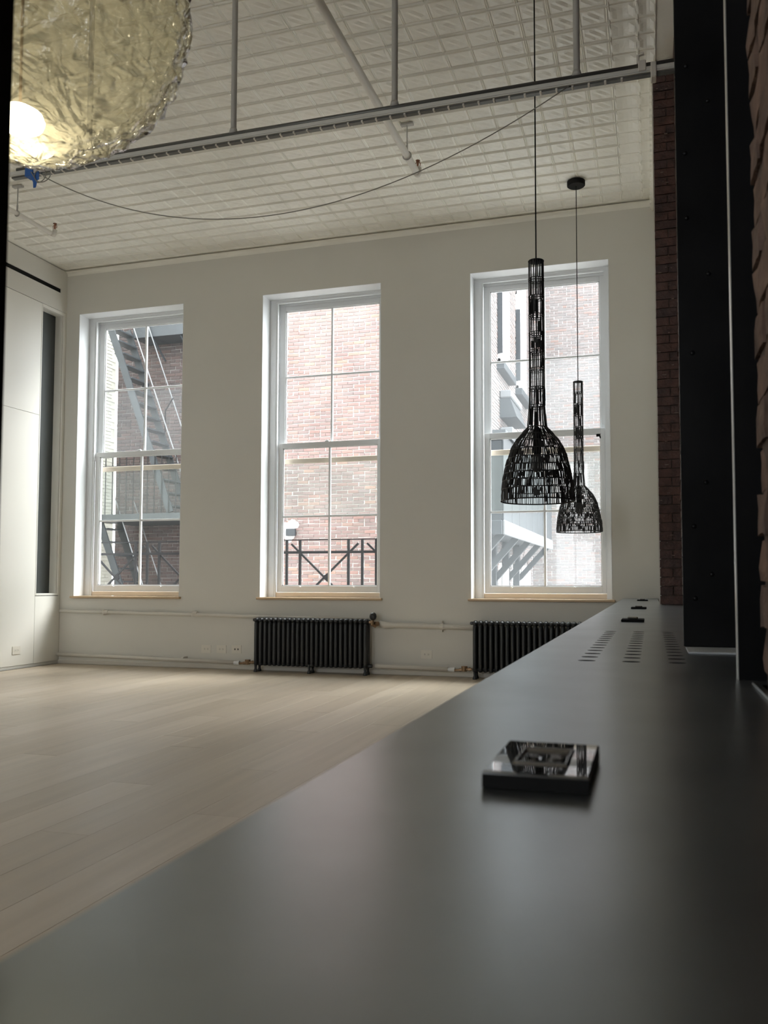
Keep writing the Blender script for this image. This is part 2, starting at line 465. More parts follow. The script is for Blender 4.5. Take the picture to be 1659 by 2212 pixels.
# back wall behind the viewer, with openings added for fill light
wb = MB()
xs = [XL - 0.35] + [v for p in FILL_OPENINGS for v in p] + [0.65]
for k in range(0, len(xs), 2): wb.box(xs[k], xs[k + 1], BACK - 0.3, BACK, -0.2, H + 0.3)
for a, b in FILL_OPENINGS:
    wb.box(a, b, BACK - 0.3, BACK, -0.2, 0.9); wb.box(a, b, BACK - 0.3, BACK, 4.4, H + 0.3)
wbo = struct('wall_back', wb, 'wall', 'white rear wall with added openings for fill light')
for a, b in FILL_OPENINGS:
    part('window_frame', MB().box(a, a + .08, BACK - .2, BACK - .12, .9, 4.4).box(b - .08, b, BACK - .2, BACK - .12, .9, 4.4).box(a, b, BACK - .2, BACK - .12, .9, .98)
         .box(a, b, BACK - .2, BACK - .12, 4.32, 4.4).box(a, b, BACK - .2, BACK - .12, 2.62, 2.70).box((a + b) / 2 - .015, (a + b) / 2 + .015, BACK - .2, BACK - .15, .9, 4.4), 'white', wbo)

# right side: rough brick near the eye, brick wall, brick pilaster, plastered end
def rough_brick(L, Wd, Hh, amp, seed, fine=0.06):
    mb = MB(); nx, nz, ny = 6, 3, 2
    # faces: x- face (towards the room) and y faces; box grid displaced by noise
    def P(u, v, w_):
        p = Vector(((w_ - 0.5) * Wd, (u - .5) * L, (v - .5) * Hh))
        n = noise.noise_vector(p * 22 + Vector((seed * 7.3, 0, seed)))
        return tuple(p + n * amp)
    g = {}
    def vid(a, b, c):
        k = (a, b, c)
        if k not in g: g[k] = len(mb.v); mb.v.append(P(a / nx, b / nz, c / ny))
        return g[k]
    for a in range(nx):
        for b in range(nz):
            mb.f.append((vid(a, b, 0), vid(a, b + 1, 0), vid(a + 1, b + 1, 0), vid(a + 1, b, 0)))
    for c in range(ny):
        for a in range(nx):
            mb.f.append((vid(a, 0, c), vid(a + 1, 0, c), vid(a + 1, 0, c + 1), vid(a, 0, c + 1)))
            mb.f.append((vid(a, nz, c), vid(a, nz, c + 1), vid(a + 1, nz, c + 1), vid(a + 1, nz, c)))
        for b in range(nz):
            mb.f.append((vid(0, b, c), vid(0, b, c + 1), vid(0, b + 1, c + 1), vid(0, b + 1, c)))
            mb.f.append((vid(nx, b, c), vid(nx, b + 1, c), vid(nx, b + 1, c + 1), vid(nx, b, c + 1)))
    return mb
NB = 1.445      # where the near brick ends
XB = 0.168
wr = MB()
wr.box(XB + 0.006, 0.65, BACK - 0.3, NB - 0.02, -0.2, H + 0.3)
wr.box(0.30, 0.65, NB - 0.02, 2.35, -0.2, H + 0.3)
wr.box(0.225, 0.65, 2.35, 6.44, -0.2, H + 0.3)
wro = struct('wall_right', wr, 'mort_in', 'old exposed brick party wall in shadow')
rb = [rough_brick(0.196, 0.10, 0.066, 0.006, s).mesh('brick', M['br_rough'], smooth=False) for s in range(5)]
rbh = [rough_brick(0.096, 0.10, 0.066, 0.006, s + 9).mesh('brick', M['br_rough'], smooth=False) for s in range(2)]
z = HC + 0.02; r = 0; stn = MB()
while z < 3.3:
    y = NB - 0.10 - (0.10 if r % 2 else 0)
    if r % 2: o = inst('brick', random.choice(rbh), wro, (XB + 0.05, NB - 0.05, z + 0.034))
    while y > -0.5:
        if z < 2.35 and y > 0.3:
            o = inst('brick', random.choice(rb), wro, (XB + 0.052 + random.uniform(-.003, .003), y, z + 0.034))
            o.rotation_euler = (random.uniform(-.01, .01), 0, random.uniform(-.01, .01))
        else: stn.box(XB + random.uniform(-.004, .006), XB + 0.03, y - 0.098, y + 0.098, z + 0.003, z + 0.065)
        y -= 0.207
    z += 0.0725; r += 1
part('more_bricks', stn, 'br_rough', wro, stuff=True)
part('counter_upstand', MB().cbox(0.153, 0.158, -1.0, NB + 0.0, HC, HC + 0.004, 0.001), 'steel_top', wro, 'thin dark steel bead along foot of brick')
# far stretch of brick between the columns and the pilaster
s2 = MB(); z = HC + 0.01; r = 0
while z < H - 0.03:
    y = 2.36 - (0.1 if r % 2 else 0)
    while y < 6.3:
        s2.box(0.213 + random.uniform(-.003, .003), 0.232, max(y, 2.352), y + 0.2, z, z + 0.058); y += 0.211
    z += 0.068; r += 1
part('more_bricks', s2, 'br_in', wro, stuff=True)
# plastered end of the wall, thicker, ending in the brick pilaster
PX, PY = 0.060, 6.42
we = struct('wall_east', MB().box(0.078, 0.65, PY + 0.03, D + 0.05, -0.2, H + 0.3), 'wall', 'white plaster return beside the brick pilaster')
pil = struct('pilaster', MB().box(PX + 0.012, 0.30, PY + 0.012, PY + 0.05, HC, 4.875), 'mort_in', 'dark old brick end of the wall behind the column')
bms = {}
z = HC + 0.004; r = 0
while z < 4.85:
    cuts = [PX, PX + 0.098, 0.30] if r % 2 else [PX, PX + 0.195, 0.30]
    for a, b in zip(cuts[:-1], cuts[1:]):
        kk = (round(b - a, 3), random.randrange(2))
        if kk not in bms:
            m_ = rough_brick(kk[0] - 0.008, 0.05, 0.060, 0.0035, kk[1] + 20)
            # turn so the rough face looks down the room (towards -y)
            m2 = MB(); m2.f = m_.f; m2.v = [(-vy, vx, vz) for vx, vy, vz in m_.v]
            bms[kk] = m2.mesh('brick', M['br_in'])
        inst('brick', bms[kk], pil, ((a + b) / 2, PY + 0.024 + random.uniform(-.003, .003), z + 0.0305))
    z += 0.0672; r += 1
sm = MB()
for k in range(46):
    zz = random.uniform(HC + 0.1, 4.8); xx = random.uniform(PX + .01, 0.19); a = random.uniform(.003, .012)
    sm.box(xx, xx + random.uniform(.006, .03), PY - 0.007, PY + 0.004, zz, zz + a * 0.7)
part('lime_smears', sm, 'lime', pil, stuff=True)
struct('trim_6', MB().box(PX, 0.30, PY + 0.003, PY + 0.06, 4.877, H - 0.10), 'pipe', 'plaster cap over the brick pilaster')
struct('trim_7', MB().box(PX - 0.004, PX + 0.016, PY + 0.05, PY + 0.10, HC, 4.87), 'pipe', 'ragged plaster edge beside the pilaster')

# baseboard along the window wall
struct('baseboard_north', MB().cbox(XL, 0.0, D - 0.018, D, 0, 0.045), 'pipe', 'low painted baseboard under the windows')
struct('baseboard_left', MB().box(XL - 0.016, XL - 0.004, BACK, 8.8, 0, 0.034), 'track', 'dark recessed toe kick of cabinet wall')

# ------------------------------------------------------------------ windows
def window(idx, x0, x1):
    W = thing('window_%d' % idx, ['left', 'middle', 'right'][idx - 1] + ' tall white double-hung window of eight panes', None, ((x0 + x1) / 2, D + 0.2, WZ0), structure=True)
    f = MB(); a, b = x0 + 0.004, x1 - 0.004; zt = WZ1 - 0.004
    # outer casing
    f.box(a, a + 0.082, D + .20, D + .41, WZ0, zt).box(b - 0.045, b, D + .20, D + .41, WZ0, zt).box(a + 0.082, b - 0.045, D + .20, D + .41, zt - 0.025, zt)
    # inside stops, stepped
    f.box(a + 0.082, a + 0.100, D + .205, D + .232, WZ0, zt - .025).box(b - 0.060, b - 0.045, D + .205, D + .232, WZ0, zt - .025)
    f.box(a + 0.1002, b - 0.0602, D + .206, D + .231, zt - 0.045, zt - 0.0252)
    f.box(a + 0.082, a + 0.090, D + .28, D + .29, WZ0, zt - .025).box(b - 0.053, b - 0.045, D + .28, D + .29, WZ0, zt - .025)
    f.box(a + .0902, b - .0532, D + .281, D + .287, zt - 0.060, zt - .0252)
    part('frame', f, 'white', W)
    part('sub_sill', MB().cbox(a + .082, b - .045, D + .215, D + .40, WZ0, WZ0 + 0.055, .004), 'subsill', W, 'bare primed wooden sub sill')
    part('sill_board', MB().cbox(x0 - 0.025, x1 + 0.028, D - 0.045, D - 0.0005, WZ0 - 0.026, WZ0, .004).box(x0 + .002, x1 - .002, D, D + 0.23, WZ0 - 0.026, WZ0 - .001), 'sill', W, 'oak window sill board')
    gl, gr = x0 + 0.168, x1 - 0.112
    mx = (gl + gr) / 2
    def sash(nm, y, ol, orr, z0, z1, rb, rt, gm):
        s = MB(); t = 0.04
        s.cbox(ol, gl, y, y + t, z0, z1).cbox(gr, orr, y, y + t, z0, z1)
        s.cbox(gl - .002, gr + .002, y, y + t, z0, z0 + rb).cbox(gl - .002, gr + .002, y, y + t, z1 - rt, z1)
        # glazing bead
        bz0, bz1 = z0 + rb, z1 - rt
        s.box(gl, gl + .010, y + .012, y + .03, bz0, bz1).box(gr - .010, gr, y + .012, y + .03, bz0, bz1).box(gl, gr, y + .012, y + .03, bz0, bz0 + .010).box(gl, gr, y + .012, y + .03, bz1 - .010, bz1)
        S = part(nm, s, 'white', W)
        zm = (bz0 + bz1) / 2
        part('muntin', MB().cbox(mx - .013, mx + .013, y + .004, y + .036, bz0, bz1, .005), 'white', S)
        part('muntin', MB().cbox(gl, gr, y + .006, y + .034, zm - .012, zm + .012, .005), 'white', S)
        for (p0, p1) in ((gl + .010, mx - .013), (mx + .013, gr - .010)):
            for (q0, q1, g_) in ((bz0 + .010, zm - .012, gm[0]), (zm + .012, bz1 - .010, gm[1])):
                part('pane', MB().box(p0, p1, y + .018, y + .022, q0, q1), g_, S)
        return S
    sash('upper_sash', D + .292, x0 + .094, x1 - .057, 2.625, zt - 0.030, 0.05, 0.088, ('glass_hazy' if idx != 2 else 'glass', 'glass'))
    ls = sash('lower_sash', D + .236, x0 + .106, x1 - .066, 0.898, 2.676, 0.076, 0.062, ('glass' if idx != 3 else 'glass_hazy', 'glass'))
    for t_ in (0.2, 0.76):
        lx = gl + (gr - gl) * t_
        part('sash_lift', MB().tube([(lx, D + .236, 0.958), (lx, D + .216, 0.962), (lx, D + .212, 0.974)], .007, 8).cbox(lx - .016, lx + .016, D + .228, D + .238, .95, .966), 'white', W)
    part('sash_lock', MB().cbox(mx - .06, mx - .01, D + .240, D + .272, 2.676, 2.690).tube([(mx - .035, D + .256, 2.69), (mx - .035, D + .256, 2.698)], .012, 10), 'white', W)
    # cream bar and faintly hazy pane outside the lower sash
    ss = part('outer_rail', MB().cbox(gl - .05, gr + .05, D + .355, D + .385, 2.445, 2.505, .004), 'subsill', W, 'cream cross bar outside the lower sash')
    part('outer_pane', MB().box(gl - .04, gr + .04, D + .368, D + .372, 1.80, 2.445), 'hazy_outer', ss)
    return W
WN = [window(k + 1, a, b) for k, (a, b) in enumerate(WINX)]
part('latch', MB().cbox(-0.545, -0.505, D + .24, D + .262, 2.585, 2.612).tube([(-0.515, D + .245, 2.60), (-0.500, D + .245, 2.565)], .008, 8), 'black', WN[2], 'small black latch at corner')

# ------------------------------------------------------------------ counter
CX0, CX1, CY0, CY1 = -0.2725, 0.168, -1.2, D - 0.003
T = 0.008
GX = [-0.132, -0.042, 0.050]; PY_ = 0.0898; Y0 = 1.788; NR = 13; RH = 0.0185
cnt = thing('counter', 'long dark blackened-steel counter shelf running to the window wall', 'counter', (-0.05, 3.8, 0))
top = MB()
def slab(x0, x1, y0, y1): top.quad((x0, y0, HC), (x1, y0, HC), (x1, y1, HC), (x0, y1, HC))
gy0 = Y0 - PY_ / 2; gy1 = Y0 + PY_ * (NR - 0.5)
gx = [GX[0] - .045, GX[0] + .045, GX[1] + .046, GX[2] + .045]
slab(CX0, CX1, CY0, gy0)
slab(CX0, gx[0], gy0, gy1); slab(gx[3], CX1 + 0.035, gy0, gy1); slab(CX0, 0.06, gy1, CY1); slab(0.06, 0.225, gy1, PY + 0.03)
slab(CX1, 0.30, NB, gy0)
rimq = MB()
def cell(x0, x1, y0, y1, cx, cy, rr):
    n = 24; out = []; inn = []
    for k in range(n):
        q = 2 * PI * k / n + PI / 4
        c, s_ = math.cos(q), math.sin(q); m_ = max(abs(c), abs(s_)); c1, s1 = c / m_, s_ / m_
        out.append(((x0 + x1) / 2 + c1 * (x1 - x0) / 2, (y0 + y1) / 2 + s1 * (y1 - y0) / 2, HC))
        inn.append((cx + rr * c, cy + rr * s_ * 0.8, HC))
    for k in range(n):
        j = (k + 1) % n
        top.quad(out[k], out[j], inn[j], inn[k])
        a, b = inn[k], inn[j]; rimq.quad(a, b, (b[0], b[1], HC - .012), (a[0], a[1], HC - .012))
for r in range(NR):
    for c in range(3):
        cell(gx[c], gx[c + 1], gy0 + r * PY_, gy0 + (r + 1) * PY_, GX[c], Y0 + r * PY_, RH)
# rolled front edge and ends
e = MB()
top.quad((CX0, CY0, HC - .03), (CX0, CY0, HC), (CX0, CY1, HC), (CX0, CY1, HC - .03))
top.quad((CX0, CY0, HC - .03), (CX1, CY0, HC - .03), (CX1, CY0, HC), (CX0, CY0, HC))
part('counter_top', top, 'steel_top', cnt)
part('vent_hole_rims', rimq, 'dark', cnt, stuff=True)  # hole walls near black, the shade inside put into their colour
part('vent_tray', MB().box(gx[0] - .02, gx[3] + .02, gy0 - .02, gy1 + .02, HC - .16, HC - .15), 'dark', cnt)
body = MB().box(CX0 + .02, 0.055, CY0 + .05, Y0 - .1, 0, HC - .031).box(CX0 + .02, 0.055, Y0 + PY_ * NR, CY1 - .02, 0, HC - .031)
body.box(CX0 + .02, CX0 + .04, Y0 - .1, Y0 + PY_ * NR, 0, HC - .031)
body.box(CX0 + .02, .055, Y0 - .1, Y0 + PY_ * NR, 0, HC - .3)
part('base_cabinet', body, 'column', cnt)

# power outlets sunk in the counter
OUT_W, OUT_L, OUT_H = 0.084, 0.132, 0.014
def outlet(y, x, label, zrot=0.0):
    o = thing('counter_outlet', label, 'outlet', (x, y, HC), 'power outlets along the counter')
    w_, l_ = OUT_W / 2, OUT_L / 2
    part('body', MB().box(x - w_, x + w_, y - l_, y + l_, HC + .0005, HC + OUT_H - .0025), 'black', o)
    cv = MB()
    z0, z1 = HC + OUT_H - .0025, HC + OUT_H
    # cover plate: frame round a raised receptacle field
    iw, il = w_ * .50, l_ * .48
    def ringquads(aw, al, az, bw, bl, bz):
        A = [(x - aw, y - al, az), (x + aw, y - al, az), (x + aw, y + al, az), (x - aw, y + al, az)]
        B = [(x - bw, y - bl, bz), (x + bw, y - bl, bz), (x + bw, y + bl, bz), (x - bw, y + bl, bz)]
        for k in range(4): cv.quad(A[k], A[(k + 1) % 4], B[(k + 1) % 4], B[k])
    ringquads(w_, l_, z0, w_, l_, z1 - .0012); ringquads(w_, l_, z1 - .0012, w_ - .0015, l_ - .0015, z1)
    ringquads(w_ - .0015, l_ - .0015, z1, iw + .002, il + .003, z1)
    ringquads(iw + .002, il + .003, z1, iw, il, z1 + .0012)
    ringquads(iw, il, z1 + .0012, iw - .002, il - .003, z1 + .0012); ringquads(iw - .002, il - .003, z1 + .0012, iw - .003, il - .004, z1 - .0012)
    cv.quad((x - iw + .003, y - il + .004, z1 - .0012), (x + iw - .003, y - il + .004, z1 - .0012), (x + iw - .003, y + il - .004, z1 - .0012), (x - iw + .003, y + il - .004, z1 - .0012))
    c = part('cover_plate', cv, 'gloss', o)
    rc = MB()
    for sx in (-1, 1):
        rc.tube([(x + sx * .0085, y, z1 - .0012), (x + sx * .0085, y, z1 + .0006)], .0068, 14)
    R = part('receptacle', rc, 'gloss', o)
    sl = MB()
    for sx in (-1, 1):
        for sy in (-1, 1): sl.box(x + sx * .0085 - .0035, x + sx * .0085 + .0035, y + sy * .0026 - .0007, y + sy * .0026 + .0007, z1 + .0006, z1 + .0009)
    part('contact_slots', sl, 'chrome', R, stuff=True)
    part('rim', MB().box(x - iw, x + iw, y + il - .001, y + il, z1 + .0012, z1 + .0018).box(x - iw, x + iw, y - il, y - il + .001, z1 + .0012, z1 + .0018).box(x - iw, x - iw + .0008, y - il, y + il, z1 + .0012, z1 + .0018).box(x + iw - .0008, x + iw, y - il, y + il, z1 + .0012, z1 + .0018), 'chrome', o)
    return o
outlet(0.727, -0.090, 'glossy black square power outlet nearest the viewer on the dark counter')
for (y_, lb) in ((3.56, 'low black power outlet just beyond the rows of vent holes'), (5.30, 'low black power outlet, middle one of the three far along the counter'), (7.60, 'tiny low black power outlet at the counter end by the window wall')):
    o = thing('counter_outlet', lb, 'outlet', (-0.075, y_, HC), 'power outlets along the counter')
    part('body', MB().cbox(-0.122, -0.030, y_, y_ + .13, HC + .0005, HC + .011, .002), 'black', o)
    part('lid', MB().cbox(-0.098, -0.055, y_ + .03, y_ + .10, HC + .011, HC + .019, .003), 'gloss', o)

# ------------------------------------------------------------------ black steel columns
c1 = thing('steel_column', 'black riveted steel column standing on the counter before the brick pilaster', 'column', (0.19, 2.2, HC))
CZ = HC + 0.004
part('flange', MB().cbox(0.076, 0.30, 2.19, 2.205, CZ, H - .02, .002), 'column', c1)
part('web', MB().box(0.17, 0.185, 2.205, 2.335, CZ, H - .02), 'column', c1)
part('rear_flange', MB().box(0.10, 0.30, 2.335, 2.348, CZ, H - .02), 'column', c1)
rv = MB(); 
for k, (rx, rz) in enumerate([(0.105, 1.16), (0.108, 1.60), (0.100, 1.95), (0.098, 2.12), (0.135, 1.27), (0.145, 1.04), (0.105, 0.98), (0.150, 1.80), (0.104, 2.35), (0.155, 2.25), (0.155, 2.7), (0.104, 2.8), (0.155, 3.2), (0.104, 3.3)]):
    rv2 = MB().lathe(0, 0, [(0.0065, 0), (0.006, .0015), (.004, .003), (0.0001, .0036)], 10)
    rv2.v = [(vx + rx, 2.19 - vz, vy + rz) for vx, vy, vz in rv2.v]
    rv2.f = [tuple(reversed(f)) for f in rv2.f]
    part('rivet', rv2, 'column', c1, smooth=True)
part('pale_foot_band', MB().cbox(0.080, 0.30, 2.03, 2.19, HC, HC + .004, .001), 'light_band', c1, 'added pale plate for the bright band at column foot')  # added plate; its pale colour stands in for light at the column foot
c2 = thing('steel_column', 'black steel post with bright worn edge beside the rough near brick', 'column', (0.20, 1.53, HC))
part('flange', MB().box(0.1395, 0.29, 1.505, 1.52, HC, H - .02), 'column', c2)
part('web', MB().box(0.20, 0.215, 1.52, 1.70, HC, H - .02), 'column', c2)
part('worn_edge', MB().cbox(0.1372, 0.1395, 1.503, 1.522, HC, H - .02, .0006), 'edge_steel', c2, 'bright bare steel edge')
# blurred post at the left of the view
c3 = thing('steel_post', 'dark blurred steel post at the left edge of the view', 'post', (-0.62, 0.63, 0))
part('shaft', MB().cbox(-0.70, -0.585, 0.58, 0.64, 0.012, H - .03, .003), 'black', c3)
part('foot_plate', MB().cbox(-0.73, -0.56, 0.55, 0.68, 0.0, 0.012, .002), 'black', c3)
part('head_plate', MB().cbox(-0.73, -0.56, 0.55, 0.68, H - .03, H - .012, .002), 'black', c3)

# ------------------------------------------------------------------ rattan pendants
def pendant(cx, cy):
    zb, zn, zt = 1.507, 1.952, 2.982
    P = thing('pendant_lamp', 'black woven rattan pendant, the larger and nearer of the two', 'pendant lamp', (cx, cy, zb), 'black rattan pendant lamps over the counter')
    bell = [(1.507, .218), (1.535, .217), (1.57, .215), (1.61, .211), (1.65, .204), (1.70, .195), (1.75, .182), (1.80, .166), (1.845, .146), (1.885, .118), (1.92, .088), (1.952, .060), (2.00, .052), (2.06, .048), (2.2, .0455), (2.98, .0455)]
    def R(z):
        for (a, ra), (b, rb_) in zip(bell[:-1], bell[1:]):
            if z <= b: return ra + (rb_ - ra) * (z - a) / (b - a)
        return bell[-1][1]
    hz = [1.507, 1.575, 1.625, 1.668, 1.715, 1.76, 1.81, 1.86, 1.905, 1.952]
    tz = [2.085, 2.195, 2.31, 2.42, 2.53, 2.64, 2.755, 2.865, 2.975]
    allz = hz + tz
    rng = random.Random(3)
    wv = MB()
    def strand(q, z0, z1, wd, skew=0.0, off=0.0):
        n = 3 if z1 < 2.0 else 2
        prev = None; i = len(wv.v)
        for k in range(n):
            t = k / (n - 1); z_ = z0 + (z1 - z0) * t; rr = R(z_) + off; qq = q + skew * t
            for (dr, dq) in ((.0016, -1), (.0016, 1), (-.0016, 1), (-.0016, -1)):
                r2 = rr + dr; qa = qq + dq * wd / 2 / rr
                wv.v.append((cx + r2 * math.cos(qa), cy + r2 * math.sin(qa), z_))
        for k in range(n - 1):
            for j in range(4):
                a = i + k * 4 + j; b = i + k * 4 + (j + 1) % 4
                wv.f.append((a, b, b + 4, a + 4))
    for bi in range(len(allz) - 1):
        z0, z1 = allz[bi], allz[bi + 1]
        zm = (z0 + z1) / 2
        per = 2 * PI * R(zm)
        n = int(per / (0.0118 if zm < 1.96 else 0.0135))
        k = 0
        while k < n:
            q = 2 * PI * (k + rng.uniform(-.25, .25)) / n
            u = rng.random()
            if u < 0.15:       # a dense bundle of canes
                wd = rng.uniform(.007, .014)
                strand(q, z0, z1, wd * .8, rng.uniform(-.03, .03), .002)
                if rng.random() < .6: strand(q + .01 / R(zm), z0 + (z1 - z0) * rng.uniform(0, .4), z1 - (z1 - z0) * rng.uniform(0, .4), wd * 1.4, 0, .004)
            else: strand(q, z0, z1, rng.uniform(.0034, .0048), rng.uniform(-.02, .02) / R(zm) * .2)
            k += 1
    S = part('shade', wv, 'rattan', P, 'woven rattan bell with long neck', stuff=True)
    for z_ in hz + tz:
        rr = R(z_)
        part('hoop', MB().ring(cx, cy, z_, rr + .001, .0028 if z_ != 1.507 else .0042, 40 if z_ < 1.96 else 20, 5), 'rattan', S, smooth=True)
    for z_ in tz[:-1]:
        part('hoop', MB().ring(cx, cy, z_ - .012, R(z_) + .001, .0025, 20, 4), 'rattan', S, smooth=True)
    part('socket', MB().lathe(cx, cy, [(.0001, 1.955), (.012, 1.955), (.026, 1.935), (.026, 1.80), (.021, 1.79), (.0001, 1.79)], 16), 'black', P, smooth=False)
    bl = MB()
    bl.lathe(cx, cy, [(.020, 1.79), (.030, 1.775), (.034, 1.74), (.034, 1.705), (.024, 1.685), (.0001, 1.678)], 12)
    for k in range(14):
        q = 2 * PI * k / 14
        bl.tube([(cx + .0345 * math.cos(q), cy + .0345 * math.sin(q), 1.772), (cx + .0365 * math.cos(q), cy + .0365 * math.sin(q), 1.70)], .0025, 4)
    part('bulb', bl, 'bulbglass', P)
    part('cord', MB().tube([(cx, cy, 1.95), (cx, cy, 2.98), (cx, cy, H - .04)], .0042, 8), 'black', P)
    part('neck_cap', MB().lathe(cx, cy, [(.006, 2.985), (.044, 2.978), (.044, 2.972), (.006, 2.968)], 16), 'black', P)
    part('canopy', MB().lathe(cx, cy, [(.0001, H - .048), (.080, H - .048), (.088, H - .042), (.088, H - .0015), (.0001, H - .0015)], 32), 'black', P)
    return P
PA = pendant(-0.648, 4.985)
bpy.context.view_layer.update()
PB = copy_tree(PA, None, (-0.660, 8.154, 1.507))
PB['label'] = 'black woven rattan pendant, the smaller farther one before the right window'

# ------------------------------------------------------------------ big rippled amber glass globe
GC = Vector((-1.128, 1.25, 2.139)); GR = 0.306
gl_ = thing('globe_pendant', 'large rippled amber glass globe lamp, lit, at upper left', 'pendant lamp', tuple(GC))
g = MB(); n1, n2 = 72, 110
for a in range(n1 + 1):
    th = PI * a / n1
    for b in range(n2):
        ph = 2 * PI * b / n2
        d = Vector((math.sin(th) * math.cos(ph), math.sin(th) * math.sin(ph), math.cos(th)))
        v = noise.noise(d * 3.2) * 1.3
        rp = math.sin(math.acos(max(-1, min(1, -d.y))) * 46 + v * 9) * 0.0030 + noise.noise(Vector((d.x * 9, d.y * 9, d.z * 22))) * 0.012
        g.v.append(tuple(GC + d * (GR + rp)))
for a in range(n1):
    for b in range(n2):
        i = a * n2 + b; j = a * n2 + (b + 1) % n2
        g.f.append((i, i + n2, j + n2, j))
part('glass_shade', g, 'amber', gl_, smooth=True)
bz = GC.z - 0.252
part('bulb', MB().lathe(GC.x, GC.y, [(.0001, bz - .024), (.024, bz - .021), (.040, bz - .011), (.044, bz), (.040, bz + .011), (.024, bz + .021), (.0001, bz + .024)], 20), 'bulb', gl_, smooth=True)
part('stem', MB().tube([(GC.x, GC.y, bz + .02), (GC.x, GC.y, GC.z + GR)], .003, 8), 'brass', gl_)
part('cord', MB().tube([(GC.x, GC.y, GC.z + GR - .01), (GC.x, GC.y, H - .02)], .004, 8), 'black', gl_)
part('canopy', MB().lathe(GC.x, GC.y, [(.0001, H - .03), (.06, H - .03), (.06, H + .010), (.0001, H + .010)], 24), 'brass', gl_)

# ------------------------------------------------------------------ radiators
def section_mesh():
    s = MB()
    for yc in (-.048, 0, .048):
        s.tube([(0, yc, .085), (0, yc, .12), (0, yc, .54), (0, yc, .575)], .02, 10, radii=[.016, .0205, .0205, .016])
    s.tube([(0, -.068, .575), (0, -.055, .585), (0, 0, .592), (0, .055, .585), (0, .068, .575)], .02, 8, radii=[.012, .024, .026, .024, .012])
    s.tube([(0, -.064, .10), (0, -.05, .095), (0, .05, .095), (0, .064, .10)], .02, 8, radii=[.012, .024, .024, .012])
    s.tube([(-.029, 0, .585), (.029, 0, .585)], .021, 8, caps=False); s.tube([(-.029, 0, .10), (.029, 0, .10)], .021, 8, caps=False)
    return s
sec = section_mesh().mesh('section', M['rad'], smooth=True)
def radiator(x0, n, pitch, label, valve_top):
    cy = D - 0.145
    R = thing('radiator', label, 'radiator', (x0 + n * pitch / 2, cy, 0), 'cast iron radiators under the windows')
    for k in range(n): inst('section', sec, R, (x0 + pitch * (k + .5), cy, 0))
    for fx in (x0 + pitch * .5, x0 + pitch * (n // 2 + .5) - .03, x0 + pitch * (n - .5)):
        for dy in (-.048, .048):
            part('leg', MB().tube([(fx, cy + dy, .0), (fx, cy + dy, .012), (fx, cy + dy, .04), (fx, cy + dy, .10)], .02, 8, radii=[.024, .024, .014, .018]), 'rad', R, smooth=True)
    part('end_plug', MB().tube([(x0 - .022, cy, .585), (x0, cy, .585)], .019, 8).tube([(x0 - .030, cy, .585), (x0 - .02, cy, .585)], .013, 6), 'rad', R)
    xe = x0 + n * pitch
    part('end_plug', MB().tube([(xe, cy, .10), (xe + .035, cy, .10)], .022, 8), 'rad', R)
    v = MB().tube([(x0 - .055, cy, .10), (x0 - .01, cy, .10)], .014, 8).tube([(x0 - .045, cy, .10), (x0 - .025, cy, .10)], .020, 6)
    v.tube([(x0 - .095, cy, .075), (x0 - .095, cy, .13)], .030, 10, radii=[.028, .034]).tube([(x0 - .15, cy, .088), (x0 - .055, cy, .10)], .018, 8).tube([(x0 - .20, cy, .085), (x0 - .15, cy, .088)], .013, 8)
    part('return_valve', v, 'brass', R, 'aged brass return valve')
    part('pipe_collar', MB().tube([(x0 - .27, cy, .088), (x0 - .20, cy, .088)], .024, 10, radii=[.020, .026]), 'white', R, 'white pipe collar')
    if valve_top:
        b = MB().tube([(xe, cy, .575), (xe + .04, cy, .575)], .018, 8).tube([(xe + .035, cy, .60), (xe + .035, cy, .555), (xe + .075, cy + .02, .535)], .022, 8)
        b.tube([(xe + .06, cy + .01, .56), (xe + .095, cy + .04, .56)], .026, 6)
        part('supply_valve', b, 'brass', R, 'aged brass supply valve')
        part('valve_knob', MB().lathe(xe + .045, cy, [(.0001, .60), (.018, .602), (.034, .618), (.040, .642), (.034, .668), (.018, .684), (.0001, .687)], 16), 'rad', R, 'black round valve knob', smooth=True)
    return R
radiator(-4.355, 24, .0572, 'dark cast iron radiator under the middle window', True)
radiator(-1.82, 24, .0572, 'dark cast iron radiator under the right window, partly behind the counter', True)

# pipes along the wall
yw = D - 0.045
p = thing('heating_pipe', 'upper painted heating pipe along the wall left of the middle radiator', 'pipe', (-5.7, yw, .62), 'painted heating pipes on the window wall')
part('tube', MB().tube([(XL + .04, yw, .655), (-2.965, yw, .60)], .021, 12), 'pipe', p, smooth=True)
for cx_ in (-6.45, -5.22): part('coupling', MB().tube([(cx_, yw, .646), (cx_ + .05, yw, .645)], .027, 12), 'pipe', p); part('pipe_clip', MB().box(cx_ - .012, cx_ + .0, yw - .024, D, .612, .675), 'pipe', p)
p = thing('heating_pipe', 'upper painted heating pipe between the two radiators', 'pipe', (-2.3, yw, .55), 'painted heating pipes on the window wall')
part('tube', MB().tube([(-2.885, yw - .04, .575), (-2.83, yw - .02, .545), (-2.72, yw, .545), (-0.45, yw, .515)], .030, 12, radii=[.026, .040, .030, .028]), 'pipe', p, smooth=True)
part('pipe_clip', MB().tube([(-2.205, yw, .538), (-2.165, yw, .538)], .036, 12).box(-2.19, -2.178, yw - .01, D, .48, .60), 'pipe', p)
p = thing('heating_pipe', 'low painted heating pipe near the floor left of the middle radiator', 'pipe', (-5.7, yw - .04, .1), 'painted heating pipes on the window wall')
part('tube', MB().tube([(XL + .04, yw - .04, .120), (-4.62, yw - .06, .088)], .022, 12), 'pipe', p, smooth=True)
